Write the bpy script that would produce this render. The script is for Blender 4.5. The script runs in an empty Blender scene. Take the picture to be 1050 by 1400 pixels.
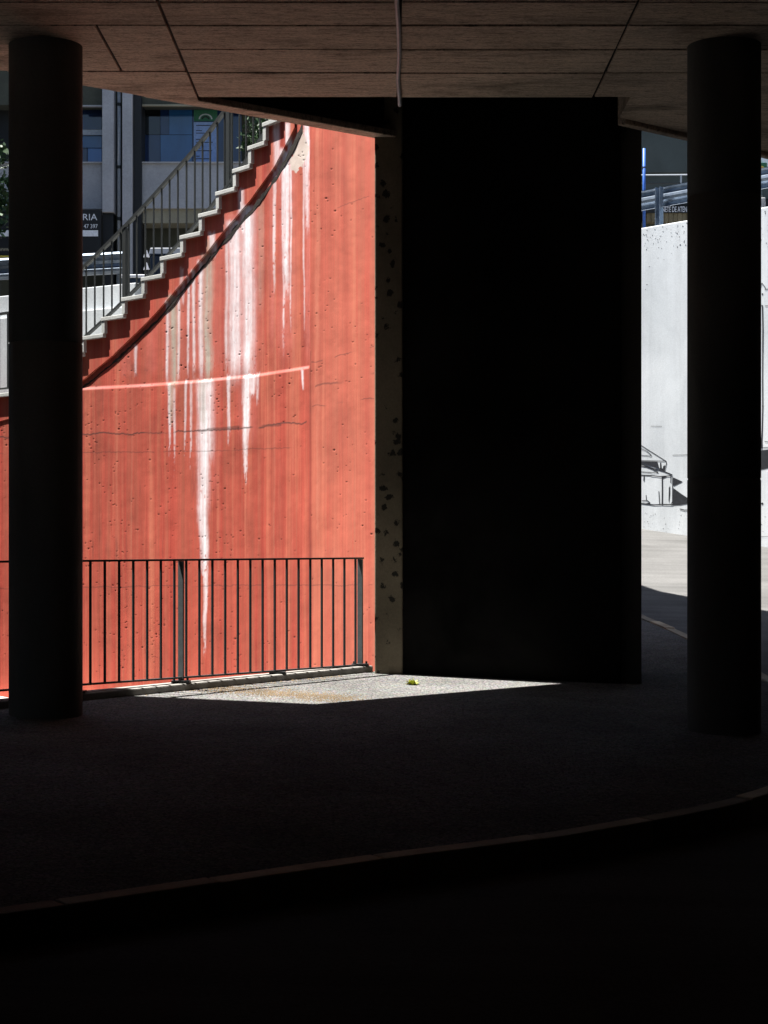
import bpy, math, random
import numpy as np
from mathutils import Vector, Matrix
random.seed(7)
rng = np.random.default_rng(11)
sc = bpy.context.scene
col = sc.collection

# ------------------------------------------------------------------ camera
F, CX, CY, CZ = 2600.0, 525.0, 740.0, 1.65       # focal length in photo pixels, principal point, eye height
cam_d = bpy.data.cameras.new('camera')
cam = bpy.data.objects.new('camera', cam_d); col.objects.link(cam)
cam.location = (0, 0, CZ); cam.rotation_euler = (math.radians(90), 0, 0)
cam_d.sensor_fit = 'VERTICAL'; cam_d.sensor_height = 24.0
cam_d.lens = F / 1400.0 * 24.0
cam_d.shift_y = (CY - 700.0) / 1400.0
cam_d.clip_start = 0.1; cam_d.clip_end = 1000
sc.camera = cam

# ------------------------------------------------------------------ sky and sun
SUN_EL = math.radians(70.4)
SUN_H = Vector((-0.968, 0.249))                   # horizontal direction towards the sun
world = bpy.data.worlds.new('World'); sc.world = world; world.use_nodes = True
wn = world.node_tree; wn.nodes.clear()
sky = wn.nodes.new('ShaderNodeTexSky'); sky.sky_type = 'NISHITA'; sky.sun_disc = False
sky.sun_elevation = SUN_EL; sky.sun_rotation = math.atan2(SUN_H.x, SUN_H.y)
bg = wn.nodes.new('ShaderNodeBackground'); bg.inputs['Strength'].default_value = 0.05
wo = wn.nodes.new('ShaderNodeOutputWorld')
wn.links.new(sky.outputs[0], bg.inputs[0]); wn.links.new(bg.outputs[0], wo.inputs[0])
sun_d = bpy.data.lights.new('sun', 'SUN'); sun_d.energy = 5.0; sun_d.angle = math.radians(0.5)
sun_d.color = (1.0, 0.965, 0.91)
sun = bpy.data.objects.new('sun', sun_d); col.objects.link(sun)
L = Vector((SUN_H.x*math.cos(SUN_EL), SUN_H.y*math.cos(SUN_EL), math.sin(SUN_EL)))
sun.rotation_euler = (-L).to_track_quat('-Z', 'Y').to_euler(); sun.location = L*60
sc.view_settings.view_transform = 'Standard'; sc.view_settings.look = 'None'
sc.view_settings.gamma = 1.0; sc.view_settings.use_curve_mapping = False
sc.view_settings.exposure = 1.8
sc.cycles.max_bounces = 8; sc.cycles.diffuse_bounces = 5
sc.cycles.use_denoising = True

# ------------------------------------------------------------------ helpers
def at(px, py, Y): return Vector(((px-CX)/F*Y, Y, CZ+(CY-py)/F*Y))
def gz(x, y): return -0.259 + 0.0436*y - 0.0239*x            # the sloping pavement

class MB:
    def __init__(s): s.v = []; s.f = []
    def quad(s, *p):
        n = len(s.v); s.v += [tuple(q) for q in p]; s.f.append(tuple(range(n, n+len(p))))
    def hexa(s, b, t):
        """b, t: matching rings (lists of points), bottom and top"""
        n = len(s.v); k = len(b); s.v += [tuple(q) for q in b] + [tuple(q) for q in t]
        s.f.append(tuple(range(n+k-1, n-1, -1))); s.f.append(tuple(range(n+k, n+2*k)))
        for i in range(k):
            j = (i+1) % k; s.f.append((n+i, n+j, n+k+j, n+k+i))
        return s
    def prism(s, poly, z0, z1):
        a = sum(poly[i][0]*poly[(i+1) % len(poly)][1]-poly[(i+1) % len(poly)][0]*poly[i][1] for i in range(len(poly)))
        if a < 0: poly = poly[::-1]
        f0 = z0 if callable(z0) else (lambda x, y: z0); f1 = z1 if callable(z1) else (lambda x, y: z1)
        return s.hexa([(p[0], p[1], f0(p[0], p[1])) for p in poly], [(p[0], p[1], f1(p[0], p[1])) for p in poly])
    def box(s, x0, x1, y0, y1, z0, z1): return s.prism([(x0, y0), (x1, y0), (x1, y1), (x0, y1)], z0, z1)
    def bar(s, a, b, w, h, up=Vector((0, 0, 1)), side=None):
        a, b = Vector(a), Vector(b); d = (b-a).normalized()
        u = side.normalized() if side is not None else d.cross(up).normalized()
        v = u.cross(d).normalized()
        r = lambda c: [c-u*w/2-v*h/2, c+u*w/2-v*h/2, c+u*w/2+v*h/2, c-u*w/2+v*h/2]
        return s.hexa(r(a), r(b))
    def tube(s, pts, r, n=8):
        pts = [Vector(p) for p in pts]; base = len(s.v); k = len(pts)
        rr = r if isinstance(r, (list, tuple)) else [r]*k
        for i, p in enumerate(pts):
            d = (pts[min(i+1, k-1)]-pts[max(i-1, 0)]).normalized()
            ref = Vector((0, 0, 1)) if abs(d.z) < .9 else Vector((1, 0, 0))
            u = d.cross(ref).normalized(); w = u.cross(d)
            for j in range(n):
                t = 2*math.pi*j/n; s.v.append(tuple(p+(u*math.cos(t)+w*math.sin(t))*rr[i]))
        for i in range(k-1):
            for j in range(n):
                q = (j+1) % n
                s.f.append((base+i*n+j, base+i*n+q, base+(i+1)*n+q, base+(i+1)*n+j))
        s.f.append(tuple(base+j for j in range(n))[::-1]); s.f.append(tuple(base+(k-1)*n+j for j in range(n)))
        return s
    def sweep(s, path, prof, closed=True):
        """path: list of (point, side, up); prof: list of (a, b)"""
        base = len(s.v); k = len(prof)
        for p, u, v in path:
            for a, b in prof: s.v.append(tuple(Vector(p)+Vector(u)*a+Vector(v)*b))
        for i in range(len(path)-1):
            for j in range(k if closed else k-1):
                q = (j+1) % k
                s.f.append((base+i*k+j, base+i*k+q, base+(i+1)*k+q, base+(i+1)*k+j))
        if closed:
            s.f.append(tuple(base+j for j in range(k))[::-1]); s.f.append(tuple(base+(len(path)-1)*k+j for j in range(k)))
        return s
    def mesh(s, name, m=None):
        me = bpy.data.meshes.new(name); me.from_pydata(s.v, [], s.f); me.update()
        if m: me.materials.append(m)
        return me
    def build(s, name, m, parent=None, smooth=False, bevel=0):
        me = s.mesh(name, m); o = bpy.data.objects.new(name, me); col.objects.link(o); o.parent = parent
        if smooth:
            me.polygons.foreach_set('use_smooth', [True]*len(me.polygons))
        if bevel:
            b = o.modifiers.new('bevel', 'BEVEL'); b.width = bevel; b.segments = 2; b.limit_method = 'ANGLE'
        return o

def tag(o, label=None, cat=None, group=None, kind=None):
    if label: o['label'] = label
    if cat: o['category'] = cat
    if group: o['group'] = group
    if kind: o['kind'] = kind
    return o
def empty(name, loc, label=None, cat=None, group=None):
    o = bpy.data.objects.new(name, None); o.empty_display_size = .2; col.objects.link(o)
    # parts are modelled in world coordinates, so the empty is placed and its parts get the inverse
    o.location = loc
    return tag(o, label, cat, group)
def adopt(root):
    mi = Matrix.Translation(root.location).inverted()
    for c in col.objects:
        if c.parent is root: c.matrix_parent_inverse = mi
def clip(poly, n, d):
    """keep n.p >= d"""
    out = []
    for i in range(len(poly)):
        a, b = poly[i], poly[(i+1) % len(poly)]
        da = n[0]*a[0]+n[1]*a[1]-d; db = n[0]*b[0]+n[1]*b[1]-d
        if da >= 0: out.append(a)
        if (da >= 0) != (db >= 0):
            t = da/(da-db); out.append((a[0]+(b[0]-a[0])*t, a[1]+(b[1]-a[1])*t))
    return out

def hsh(ix, iy, seed):
    h = (ix.astype(np.int64)*374761393 + iy.astype(np.int64)*668265263 + seed*974711) & 0x7fffffff
    h = ((h ^ (h >> 13))*1274126177) & 0x7fffffff
    return ((h ^ (h >> 16)) & 0xffff)/65535.0
def vn(x, y, seed=0):
    x = np.asarray(x, float); y = np.asarray(y, float); x, y = np.broadcast_arrays(x, y)
    ix = np.floor(x); iy = np.floor(y); fx = x-ix; fy = y-iy
    fx = fx*fx*(3-2*fx); fy = fy*fy*(3-2*fy)
    a = hsh(ix, iy, seed); b = hsh(ix+1, iy, seed); c = hsh(ix, iy+1, seed); d = hsh(ix+1, iy+1, seed)
    return (a*(1-fx)+b*fx)*(1-fy)+(c*(1-fx)+d*fx)*fy
def fbm(x, y, seed=0, o=4):
    r = 0; a = .5
    for i in range(o):
        r = r+a*vn(x*2**i, y*2**i, seed+i*17); a *= .5
    return r
def sst(a, b, x):
    t = np.clip((x-a)/(b-a), 0, 1); return t*t*(3-2*t)

# ------------------------------------------------------------------ materials
class NT:
    def __init__(s, name, rough=.85, spec=.3, metallic=0):
        s.m = bpy.data.materials.new(name); s.m.use_nodes = True
        s.t = s.m.node_tree; s.b = s.t.nodes['Principled BSDF']
        s.b.inputs['Roughness'].default_value = rough
        s.b.inputs['Specular IOR Level'].default_value = spec
        s.b.inputs['Metallic'].default_value = metallic
        s.tc = s.t.nodes.new('ShaderNodeTexCoord')
    def link(s, a, b): s.t.links.new(a, b)
    def map(s, scale, rot=(0, 0, 0)):
        n = s.t.nodes.new('ShaderNodeMapping'); n.inputs['Scale'].default_value = scale; n.inputs['Rotation'].default_value = rot
        s.link(s.tc.outputs['Object'], n.inputs[0]); return n.outputs[0]
    def noise(s, scale=(1, 1, 1), sc_=1.0, detail=6, rough=.6, dist=0):
        n = s.t.nodes.new('ShaderNodeTexNoise'); n.inputs['Scale'].default_value = sc_; n.inputs['Detail'].default_value = detail
        n.inputs['Roughness'].default_value = rough; n.inputs['Distortion'].default_value = dist
        s.link(s.map(scale), n.inputs['Vector']); return n.outputs['Fac']
    def voro(s, scale=(1, 1, 1), sc_=1.0, feature='F1', rnd=1):
        n = s.t.nodes.new('ShaderNodeTexVoronoi'); n.feature = feature; n.inputs['Scale'].default_value = sc_
        n.inputs['Randomness'].default_value = rnd
        s.link(s.map(scale), n.inputs['Vector']); return n.outputs['Distance'], n.outputs['Color'] if feature == 'F1' else None
    def ramp(s, fac, stops):
        n = s.t.nodes.new('ShaderNodeValToRGB'); e = n.color_ramp.elements
        while len(e) < len(stops): e.new(.5)
        for el, (p, c) in zip(e, stops):
            el.position = p; el.color = (c, c, c, 1) if not isinstance(c, tuple) else (*c, 1)
        s.link(fac, n.inputs[0]); return n.outputs[0]
    def mix(s, fac, a, b, mode='MIX'):
        n = s.t.nodes.new('ShaderNodeMix'); n.data_type = 'RGBA'; n.blend_type = mode
        for v, i in ((fac, 0), (a, 6), (b, 7)):
            if isinstance(v, (int, float)): n.inputs[i].default_value = v if i == 0 else (v, v, v, 1)
            elif isinstance(v, tuple): n.inputs[i].default_value = (*v, 1)
            else: s.link(v, n.inputs[i])
        return n.outputs[2]
    def math(s, op, a, b=0.0):
        n = s.t.nodes.new('ShaderNodeMath'); n.operation = op
        for v, i in ((a, 0), (b, 1)):
            if isinstance(v, (int, float)): n.inputs[i].default_value = v
            else: s.link(v, n.inputs[i])
        return n.outputs[0]
    def attr(s, name):
        n = s.t.nodes.new('ShaderNodeAttribute'); n.attribute_name = name; return n.outputs['Fac']
    def color(s, c):
        if isinstance(c, tuple): s.b.inputs['Base Color'].default_value = (*c, 1)
        else: s.link(c, s.b.inputs['Base Color'])
    def bump(s, h, strength=.4, dist=.01):
        n = s.t.nodes.new('ShaderNodeBump'); n.inputs['Strength'].default_value = strength; n.inputs['Distance'].default_value = dist
        s.link(h, n.inputs['Height']); s.link(n.outputs[0], s.b.inputs['Normal'])

def concrete(name, c, var=.35, scale=(1, 1, 1), grain=60, bump=.4, rough=.9, spots=0, spotc=(.02, .02, .018), spotscale=7):
    N = NT(name, rough, .0 if rough >= 1 else .25)
    big = N.noise(scale, 1.3, 8, .62, .4); fine = N.noise((1, 1, 1), grain, 4, .7)
    c0 = tuple(x*(1-var) for x in c); c1 = tuple(min(x*(1+var), .95) for x in c)
    k = N.ramp(big, [(.3, c0), (.5, c), (.72, c1)])
    k = N.mix(.5, k, N.ramp(fine, [(.3, .55), (.7, 1.0)]), 'MULTIPLY')
    if spots:
        d, _ = N.voro((1, 1, 1), spotscale); nn = N.noise((1, 1, 1), 11, 7, .75)
        m = N.ramp(N.math('ADD', d, N.math('MULTIPLY', nn, 1.5)), [(.93, 1.0), (1.10, 0.0)])
        k = N.mix(N.math('MULTIPLY', m, spots), k, spotc)
    N.color(k); N.bump(N.math('ADD', fine, N.math('MULTIPLY', big, 2.0)), bump, .006)
    return N.m
def paint(name, c, rough=.5, metallic=0, var=.15, grain=25):
    N = NT(name, rough, .4, metallic)
    a = N.noise((1, 1, 1), grain, 5, .6)
    N.color(N.ramp(a, [(.3, tuple(x*(1-var) for x in c)), (.7, tuple(min(1, x*(1+var)) for x in c))]))
    N.bump(a, .08, .002)
    return N.m

def red_wall_material():
    N = NT('red_painted_concrete', .82, .3)
    st = N.noise((2.6, 2.6, .10), 2.2, 8, .6, .5); st2 = N.noise((26, 26, .30), 1.0, 8, .72)
    bl = N.noise((1, 1, .7), 1.6, 7, .6, .5); fine = N.noise((1, 1, 1), 55, 4, .7)
    k = N.ramp(st, [(.28, (.36, .042, .026)), (.45, (.44, .063, .040)), (.58, (.485, .083, .052)), (.75, (.53, .115, .075))])
    k = N.mix(.55, k, N.ramp(st2, [(.30, .66), (.5, .98), (.70, 1.12)]), 'MULTIPLY')
    k = N.mix(.6, k, N.ramp(bl, [(.30, .50), (.48, .95), (.68, 1.15)]), 'MULTIPLY')
    k = N.mix(.3, k, N.ramp(fine, [(.3, .6), (.65, 1.0)]), 'MULTIPLY')
    du = N.noise((8, 8, .09), 1.3, 9, .68, .35)
    k = N.mix(N.ramp(du, [(.44, 0.0), (.62, .55)]), k, (.33, .095, .055))
    k = N.mix(N.ramp(N.noise((6, 6, .16), 1.1, 8, .7, .3), [(.50, 0.0), (.68, .5)]), k, (.60, .20, .115))
    k = N.mix(N.attr('pale'), k, (.54, .20, .128))
    k = N.mix(N.attr('pink'), k, (.56, .17, .14))
    eff = N.ramp(N.math('MULTIPLY', N.attr('eff'), N.ramp(st2, [(.3, .75), (.6, 1.1)])), [(0, 0.0), (1, 1.0)])
    k = N.mix(eff, k, N.mix(st2, (.74, .69, .71), (.86, .85, .89)))
    k = N.mix(N.attr('grey'), k, N.ramp(st2, [(.3, (.33, .28, .22)), (.7, (.55, .50, .43))]))
    k = N.mix(N.attr('spall'), k, N.ramp(bl, [(.35, (.50, .40, .34)), (.6, (.66, .60, .55))]))
    k = N.mix(N.attr('dark'), k, (.045, .022, .02))
    N.color(k)
    h = N.math('ADD', N.math('MULTIPLY', fine, .5), N.math('ADD', N.math('MULTIPLY', st2, .6), bl))
    N.bump(h, .22, .008)
    return N.m

M = {}
M['red'] = red_wall_material()
def soffit_material():
    N = NT('board_marked_concrete', .95, .1)
    g = N.noise((.5, 9, 9), 5, 8, .65, .2); b = N.noise((.8, 1.6, 1), 1.4, 8, .65, .6); d = N.noise((1.0, 5, 1), 7, 7, .8); f = N.noise((1, 2.2, 1), 42, 4, .75)
    k = N.ramp(g, [(.25, (.47, .35, .265)), (.5, (.62, .49, .385)), (.75, (.72, .585, .47))])
    k = N.mix(.75, k, N.ramp(b, [(.34, .38), (.47, .95), (.65, 1.15)]), 'MULTIPLY')
    k = N.mix(.8, k, N.ramp(d, [(.36, .05), (.45, .92), (.6, 1.1)]), 'MULTIPLY')
    k = N.mix(.75, k, N.ramp(f, [(.34, .3), (.5, .95), (.68, 1.2)]), 'MULTIPLY')
    N.color(k); N.bump(N.math('ADD', g, N.math('MULTIPLY', d, 1.4)), .8, .012)
    return N.m
M['soffit'] = soffit_material()
M['deck'] = concrete('deck_concrete', (.16, .135, .115), .35, (1, 1, 1))
M['recess'] = concrete('shade_dark_deck_concrete', (.035, .031, .027), .35)  # shade of the recess and panel joints put into the colour
M['pier_dark'] = concrete('shade_black_concrete', (.013, .0125, .012), .5, bump=.3, rough=1.0)  # deep shade on the pier flank put into its base colour
M['pier_post'] = concrete('mouldy_concrete', (.24, .205, .145), .4, (1, 1, .6), 60, .5, spots=.92, spotscale=9)
M['column'] = concrete('grimy_column_concrete', (.115, .114, .110), .35, (1, 1, .35), 70, .35)
M['pavement'] = None
def pavement_material():
    N = NT('worn_stone_pavement', 1.0, .0)
    d, c = N.voro((1, 1, 1), 30, 'F1'); e, _ = N.voro((1, 1, 1), 30, 'DISTANCE_TO_EDGE')
    b = N.noise((1, 1, 1), .9, 8, .65, .5); f = N.noise((1, 1, 1), 52, 5, .8)
    k = N.ramp(b, [(.3, (.135, .125, .11)), (.55, (.19, .18, .165)), (.75, (.23, .22, .205))])
    k = N.mix(.22, k, c, 'OVERLAY')
    k = N.mix(.8, k, N.ramp(f, [(.36, .15), (.50, 1.0), (.62, 1.25)]), 'MULTIPLY')
    k = N.mix(.5, k, N.ramp(e, [(.0, .25), (.10, 1.0)]), 'MULTIPLY')
    hsv = N.t.nodes.new('ShaderNodeHueSaturation'); hsv.inputs['Saturation'].default_value = .35
    N.link(k, hsv.inputs['Color']); N.color(hsv.outputs[0])
    N.bump(N.math('ADD', N.ramp(e, [(.0, 0.0), (.16, 1.0)]), N.math('MULTIPLY', f, .8)), .7, .012)
    return N.m
M['pavement'] = pavement_material()
def asphalt_material():
    N = NT('asphalt', 1.0, .0)
    b = N.noise((1, 1, 1), .5, 8, .6, .3); f = N.noise((1, 1, 1), 45, 4, .75); s = N.noise((.15, 2.2, 1), 1.2, 6, .6)
    k = N.ramp(b, [(.3, (.105, .104, .102)), (.7, (.155, .153, .15))])
    k = N.mix(.6, k, N.ramp(f, [(.3, .5), (.65, 1.1)]), 'MULTIPLY')
    k = N.mix(.4, k, N.ramp(s, [(.35, .6), (.6, 1.1)]), 'MULTIPLY')
    N.color(k); N.bump(f, .5, .006); return N.m
M['asphalt'] = asphalt_material()
M['kerb'] = concrete('kerb_stone', (.36, .31, .23), .35, (1, 1, 1), 50, .6)
M['kerb_b'] = concrete('kerb_stone_dark', (.22, .19, .145), .45, (1, 1, 1), 40, .6)
M['kerb_c'] = concrete('kerb_stone_pale', (.46, .38, .27), .45, (1, 1, 1), 40, .6)
M['kerb_rail'] = concrete('worn_white_kerb_concrete', (.28, .27, .25), .35, (1, 1, 1), 50, .6)
M['steel_dark'] = paint('dark_grey_painted_steel', (.035, .04, .042), .5, .2)
M['steel_stair'] = paint('weathered_grey_steel', (.016, .019, .020), .6, .0)
M['steel_mid'] = paint('grey_painted_steel', (.10, .115, .12), .5, .15)
M['tread'] = concrete('pale_stone', (.50, .51, .49), .2, (1, 1, 1), 60, .3)
def white_wall_material():
    N = NT('whitewashed_concrete', .9, .25)
    b = N.noise((1, 1, .6), 1.0, 8, .6, .4); p = N.noise((1, 1, 1.3), 9, 5, .75); f = N.noise((1, 1, 1), 40, 4, .7)
    k = N.ramp(b, [(.3, (.50, .53, .55)), (.6, (.63, .66, .68)), (.8, (.70, .72, .73))])
    k = N.mix(N.ramp(p, [(.20, 1.0), (.27, 0.0)]), k, (.10, .10, .10))
    k = N.mix(.5, k, N.ramp(N.noise((2.5, 2.5, .12), 1.2, 6, .65, .4), [(.3, .72), (.55, 1.0)]), 'MULTIPLY')
    k = N.mix(.3, k, N.ramp(f, [(.3, .6), (.6, 1.0)]), 'MULTIPLY')
    N.color(k); N.bump(N.math('ADD', f, b), .3, .006); return N.m
M['white_wall'] = white_wall_material()
M['ink'] = paint('mural_black_paint', (.012, .014, .019), .8, 0, .4, 18)
def galv_material():
    N = NT('galvanised_steel', .38, .5, .85)
    a = N.noise((1, 1, 1), 6, 6, .65); N.color(N.ramp(a, [(.3, (.14, .18, .24)), (.7, (.32, .37, .43))]))
    N.bump(a, .08, .003); return N.m
M['galv'] = galv_material()
M['facade'] = concrete('pale_grey_render', (.42, .42, .44), .15, (1, 1, 1), 30, .25)
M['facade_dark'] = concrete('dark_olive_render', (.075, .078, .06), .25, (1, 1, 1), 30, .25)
M['facade_buff'] = concrete('buff_render', (.33, .30, .22), .2, (1, 1, 1), 30, .25)
M['black'] = paint('black_panel', (.008, .008, .009), .55)
M['white_print'] = paint('white_print', (.75, .76, .80), .6)
M['pipe'] = paint('grey_plastic_pipe', (.40, .43, .47), .45)
def glass(name, c, rough=.06):
    N = NT(name, rough, .6); a = N.noise((1, 1, .4), 1.2, 4, .6)
    N.color(N.ramp(a, [(.35, tuple(x*.7 for x in c)), (.7, tuple(x*1.25 for x in c))])); return N.m
M['glass_blue'] = glass('sky_tinted_glass', (.018, .085, .22))  # blue panes: sky reflection put into the base colour
M['glass_dark'] = glass('dark_sky_tinted_glass', (.006, .02, .07))
M['glass_black'] = glass('black_window_glass', (.004, .005, .006))
M['glass_light'] = glass('bright_sky_tinted_glass', (.03, .13, .36))
M['poster'] = paint('poster_paper', (.22, .32, .55), .6)
M['green'] = paint('green_print', (.02, .12, .06), .6)
M['redprint'] = paint('red_print', (.45, .03, .03), .6)
M['yellow'] = paint('yellow_print', (.6, .5, .08), .6)
M['blue'] = paint('blue_paint', (.03, .12, .45), .5)
M['navy'] = paint('dark_blue_plastic', (.012, .025, .05), .45)
M['cladding'] = concrete('dark_green_grey_cladding', (.075, .09, .088), .15)
M['plank'] = concrete('weathered_buff_boards', (.22, .18, .11), .4, (1, 1, .3))
def leaf_material(name, c):
    N = NT(name, .55, .35); a = N.noise((1, 1, 1), 9, 3, .6)
    N.color(N.ramp(a, [(.3, tuple(x*.55 for x in c)), (.7, tuple(x*1.4 for x in c))])); return N.m
M['leaf'] = leaf_material('dark_leaf', (.02, .05, .014))
M['weed'] = leaf_material('yellow_green_weed', (.34, .36, .05))
M['bark'] = concrete('bark', (.09, .07, .05), .4, (1, 1, .3))
M['grit'] = concrete('brown_grit', (.24, .175, .105), .5, (1, 1, 1), 60, .4)

# ================================================================== SETTING
# ---- slab geometry
SLAB = 5.23
ED = Vector((.7646, .6446)); EN = Vector((.6446, -.7646)); ED0 = -12.975          # left edge of the deck: EN.p = ED0
def left_edge_x(y): return -.13 + (y-16.86)/.6446*.7646
def left_edge_y(x): return 16.86 + (x+.13)/.7646*.6446
YF = 15.33                                                                          # far edge of the main soffit

# ---- road: one sheet to the horizon
def rail_pt(px):
    s = 177.5-(px-115)*.0643; Y = F/s; return Vector(((px-CX)/F*Y, Y))
RA = rail_pt(115); _d = (rail_pt(500)-RA).normalized(); RNV = Vector((_d.y, -_d.x))
def road_z(x, y):
    e = .0024*max(0.0, min(y, 60)-17)**2*float(sst(1.0, 3.0, x))
    d = -((x-RA.x)*RNV.x+(y-RA.y)*RNV.y)                     # distance behind the low railing: a sunken yard
    return -.389 + .0436*min(y, 60) - .0239*max(-40, min(x, 40)) + e - 1.0*float(sst(.15, .75, d))*float(sst(.9, .2, x))
xs = sorted(set([-300, -120, -60, -40] + [x*2.0 for x in range(-15, -4)] + [x*.25 for x in range(-32, 0)] + [x*.5 for x in range(0, 25)] + [13, 15, 18, 22, 28, 40, 60, 120, 300]))
ys = sorted(set([-200, -80, -40, -20] + [y*2.0 for y in range(-8, 4)] + [8+y*.25 for y in range(0, 48)] + [16+y*.5 for y in range(0, 44)] + [39, 41, 44, 50, 60, 90, 150, 400]))
rb = MB()
for y in ys:
    for x in xs: rb.v.append((x, y, road_z(x, y)))
nx = len(xs)
for j in range(len(ys)-1):
    for i in range(nx-1): rb.f.append((j*nx+i, j*nx+i+1, (j+1)*nx+i+1, (j+1)*nx+i))
road = rb.build('road', M['asphalt'], smooth=True); tag(road, 'dark asphalt road running under the deck and up to the white wall', kind='structure')

# ---- pavement with kerbstones
kerb = [(-9.5, 1.4), (-6, 4.2), (-4, 5.80), (-1.56, 7.74), (-.82, 8.34), (0, 9.00), (1.03, 9.78), (2.25, 11.05), (3.05, 12.7), (3.45, 14.8), (3.50, 17.3), (3.42, 21.4), (3.26, 24.0), (3.0, 28)]
def catmull(pts, n=10):
    out = []
    P = [pts[0]]+list(pts)+[pts[-1]]
    for i in range(1, len(P)-2):
        for k in range(n):
            t = k/n; a, b, c, d = (np.array(P[i+q]) for q in (-1, 0, 1, 2))
            out.append(tuple(.5*((2*b)+(-a+c)*t+(2*a-5*b+4*c-d)*t*t+(-a+3*b-3*c+d)*t**3)))
    out.append(tuple(pts[-1])); return out
kc = catmull(kerb, 12)
KW = .115
def offset_curve(c, d):
    o = []
    for i in range(len(c)):
        a, b = np.array(c[max(i-1, 0)]), np.array(c[min(i+1, len(c)-1)]); t = (b-a)/np.linalg.norm(b-a)
        o.append((c[i][0]-t[1]*d, c[i][1]+t[0]*d))
    return o
kin = offset_curve(kc, KW+.006)
RD = Vector((2.12, 2.35)).normalized()                                             # direction of the low railing in plan
R0 = Vector((-2.31, 14.65))
def rail_pt(px):
    s = 177.5-(px-115)*.0643; Y = F/s; return Vector(((px-CX)/F*Y, Y))
ra, rz_ = rail_pt(115), rail_pt(500)
RD = (rz_-ra).normalized(); RN = Vector((RD.y, -RD.x))                              # RN points to the camera side
rail_far = ra+RD*6.0; rail_near = ra-RD*9.0
pav_poly = kin + [(2.4, 28), (.6, 17.6)] + [tuple(rz_+RD*.12+RN*.06), tuple(ra-RD*9+RN*.06)]
pb = MB(); pb.prism(pav_poly, lambda x, y: gz(x, y)-.30, lambda x, y: gz(x, y))
pav = pb.build('pavement', M['pavement']); tag(pav, 'rough stone pavement ending in a curved kerb', kind='structure')
# kerbstones
acc = [0]
for i in range(1, len(kc)): acc.append(acc[-1]+math.dist(kc[i], kc[i-1]))
def along(c, d):
    d = min(max(d, 0), acc[-1]-1e-6); i = max(j for j in range(len(acc)-1) if acc[j] <= d)
    t = (d-acc[i])/(acc[i+1]-acc[i]); return (c[i][0]+(c[i+1][0]-c[i][0])*t, c[i][1]+(c[i+1][1]-c[i][1])*t)
kin0 = offset_curve(kc, KW)
d = 0; 
while d < acc[-1]-.3:
    l = random.uniform(.75, 1.05); k = 5
    ring = [along(kc, d+(l-.012)*q/k) for q in range(k+1)] + [along(kin0, d+(l-.012)*q/k) for q in range(k, -1, -1)]
    dz = random.uniform(.008, .022)
    b = MB(); b.prism(ring, lambda x, y: gz(x, y)-.30, lambda x, y, dz=dz: gz(x, y)+dz)
    b.build('kerbstone', random.choice((M['kerb'], M['kerb'], M['kerb_b'], M['kerb_c'])), pav, bevel=.008)
    d += l

# ================================================================== THE DECK
deck = empty('concrete_deck', (0, 8, SLAB), 'board-marked concrete deck overhead carried by round columns', 'bridge deck')
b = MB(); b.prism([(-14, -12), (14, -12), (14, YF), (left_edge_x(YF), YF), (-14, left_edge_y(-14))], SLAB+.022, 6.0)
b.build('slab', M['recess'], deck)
# soffit panels, row by row, with recessed joints
rows_r = [8.4, 9.2, 10.0, 10.75, 11.45, 12.05, 12.63, 13.20, 13.85, 14.54, YF]
rows_l = [8.4, 9.2, 10.0, 10.75, 11.45, 12.05, 12.63, 13.20, 14.50, YF+.6]
jl = [-6.5, -4.9, -3.6, -2.0, -1.5]; jr = [-1.5, .11, 1.69, 3.3, 4.9, 6.5]
for rows, joints in ((rows_l, jl), (rows_r, jr)):
    for y0, y1 in zip(rows[:-1], rows[1:]):
        js = joints
        if joints is jl and abs(y0-13.20) > .01: js = [j for j in joints if j != -2.0] if y0 < 13.2 else [-6.5, -4.9, -3.3, -1.5]
        for x0, x1 in zip(js[:-1], js[1:]):
            g = .018
            h_ = .010; poly = [(x0+h_, y0+g), (x1-h_, y0+g), (x1-h_+random.uniform(-.004, .004), y1-(g if y1 < YF else 0)), (x0+h_+random.uniform(-.004, .004), y1-(g if y1 < YF else 0))]
            poly = clip(poly, EN, ED0+.02)
            if len(poly) < 3: continue
            dz = random.uniform(-.003, .003)
            MB().prism(poly, SLAB+dz, SLAB+.0215).build('soffit_panel', M['soffit'], deck, bevel=.004)
# left edge beam
def beam(p, q, w, z0, z1, name, m):
    p, q = Vector(p), Vector(q); dd = (q-p).normalized(); n = Vector((dd.y, -dd.x))
    return MB().prism([tuple(p), tuple(q), tuple(q+n*w), tuple(p+n*w)], z0, z1).build(name, m, deck, bevel=.01)
e0 = Vector((left_edge_x(YF+.004), YF+.004)); e1 = Vector((.70, left_edge_y(.70)))
beam(e0, e1, .17, SLAB, SLAB+.06, 'edge_beam', M['soffit'])
beam(e0, e1, .10, SLAB+.061, 6.0, 'beam_web', M['recess'])  # web coloured dark to stand for shade inside the recess
# recess ceiling behind the main soffit and the soffit piece on the right
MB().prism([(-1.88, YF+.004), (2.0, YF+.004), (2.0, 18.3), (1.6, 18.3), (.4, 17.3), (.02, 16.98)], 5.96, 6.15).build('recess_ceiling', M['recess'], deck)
MB().prism([(2.004, YF+.004), (14, YF+.004), (14, 27.3), (3.60, 17.72), (2.25, 16.46), (2.004, 16.20)], SLAB+.03, 6.0).build('rear_slab', M['soffit'], deck)
beam((2.004, 16.33), (3.60, 17.80), .09, SLAB-.01, 6.0, 'edge_beam', M['soffit'])
beam((3.605, 17.805), (13.9, 27.3), .09, SLAB-.01, 6.0, 'edge_beam', M['soffit'])
adopt(deck)
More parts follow.
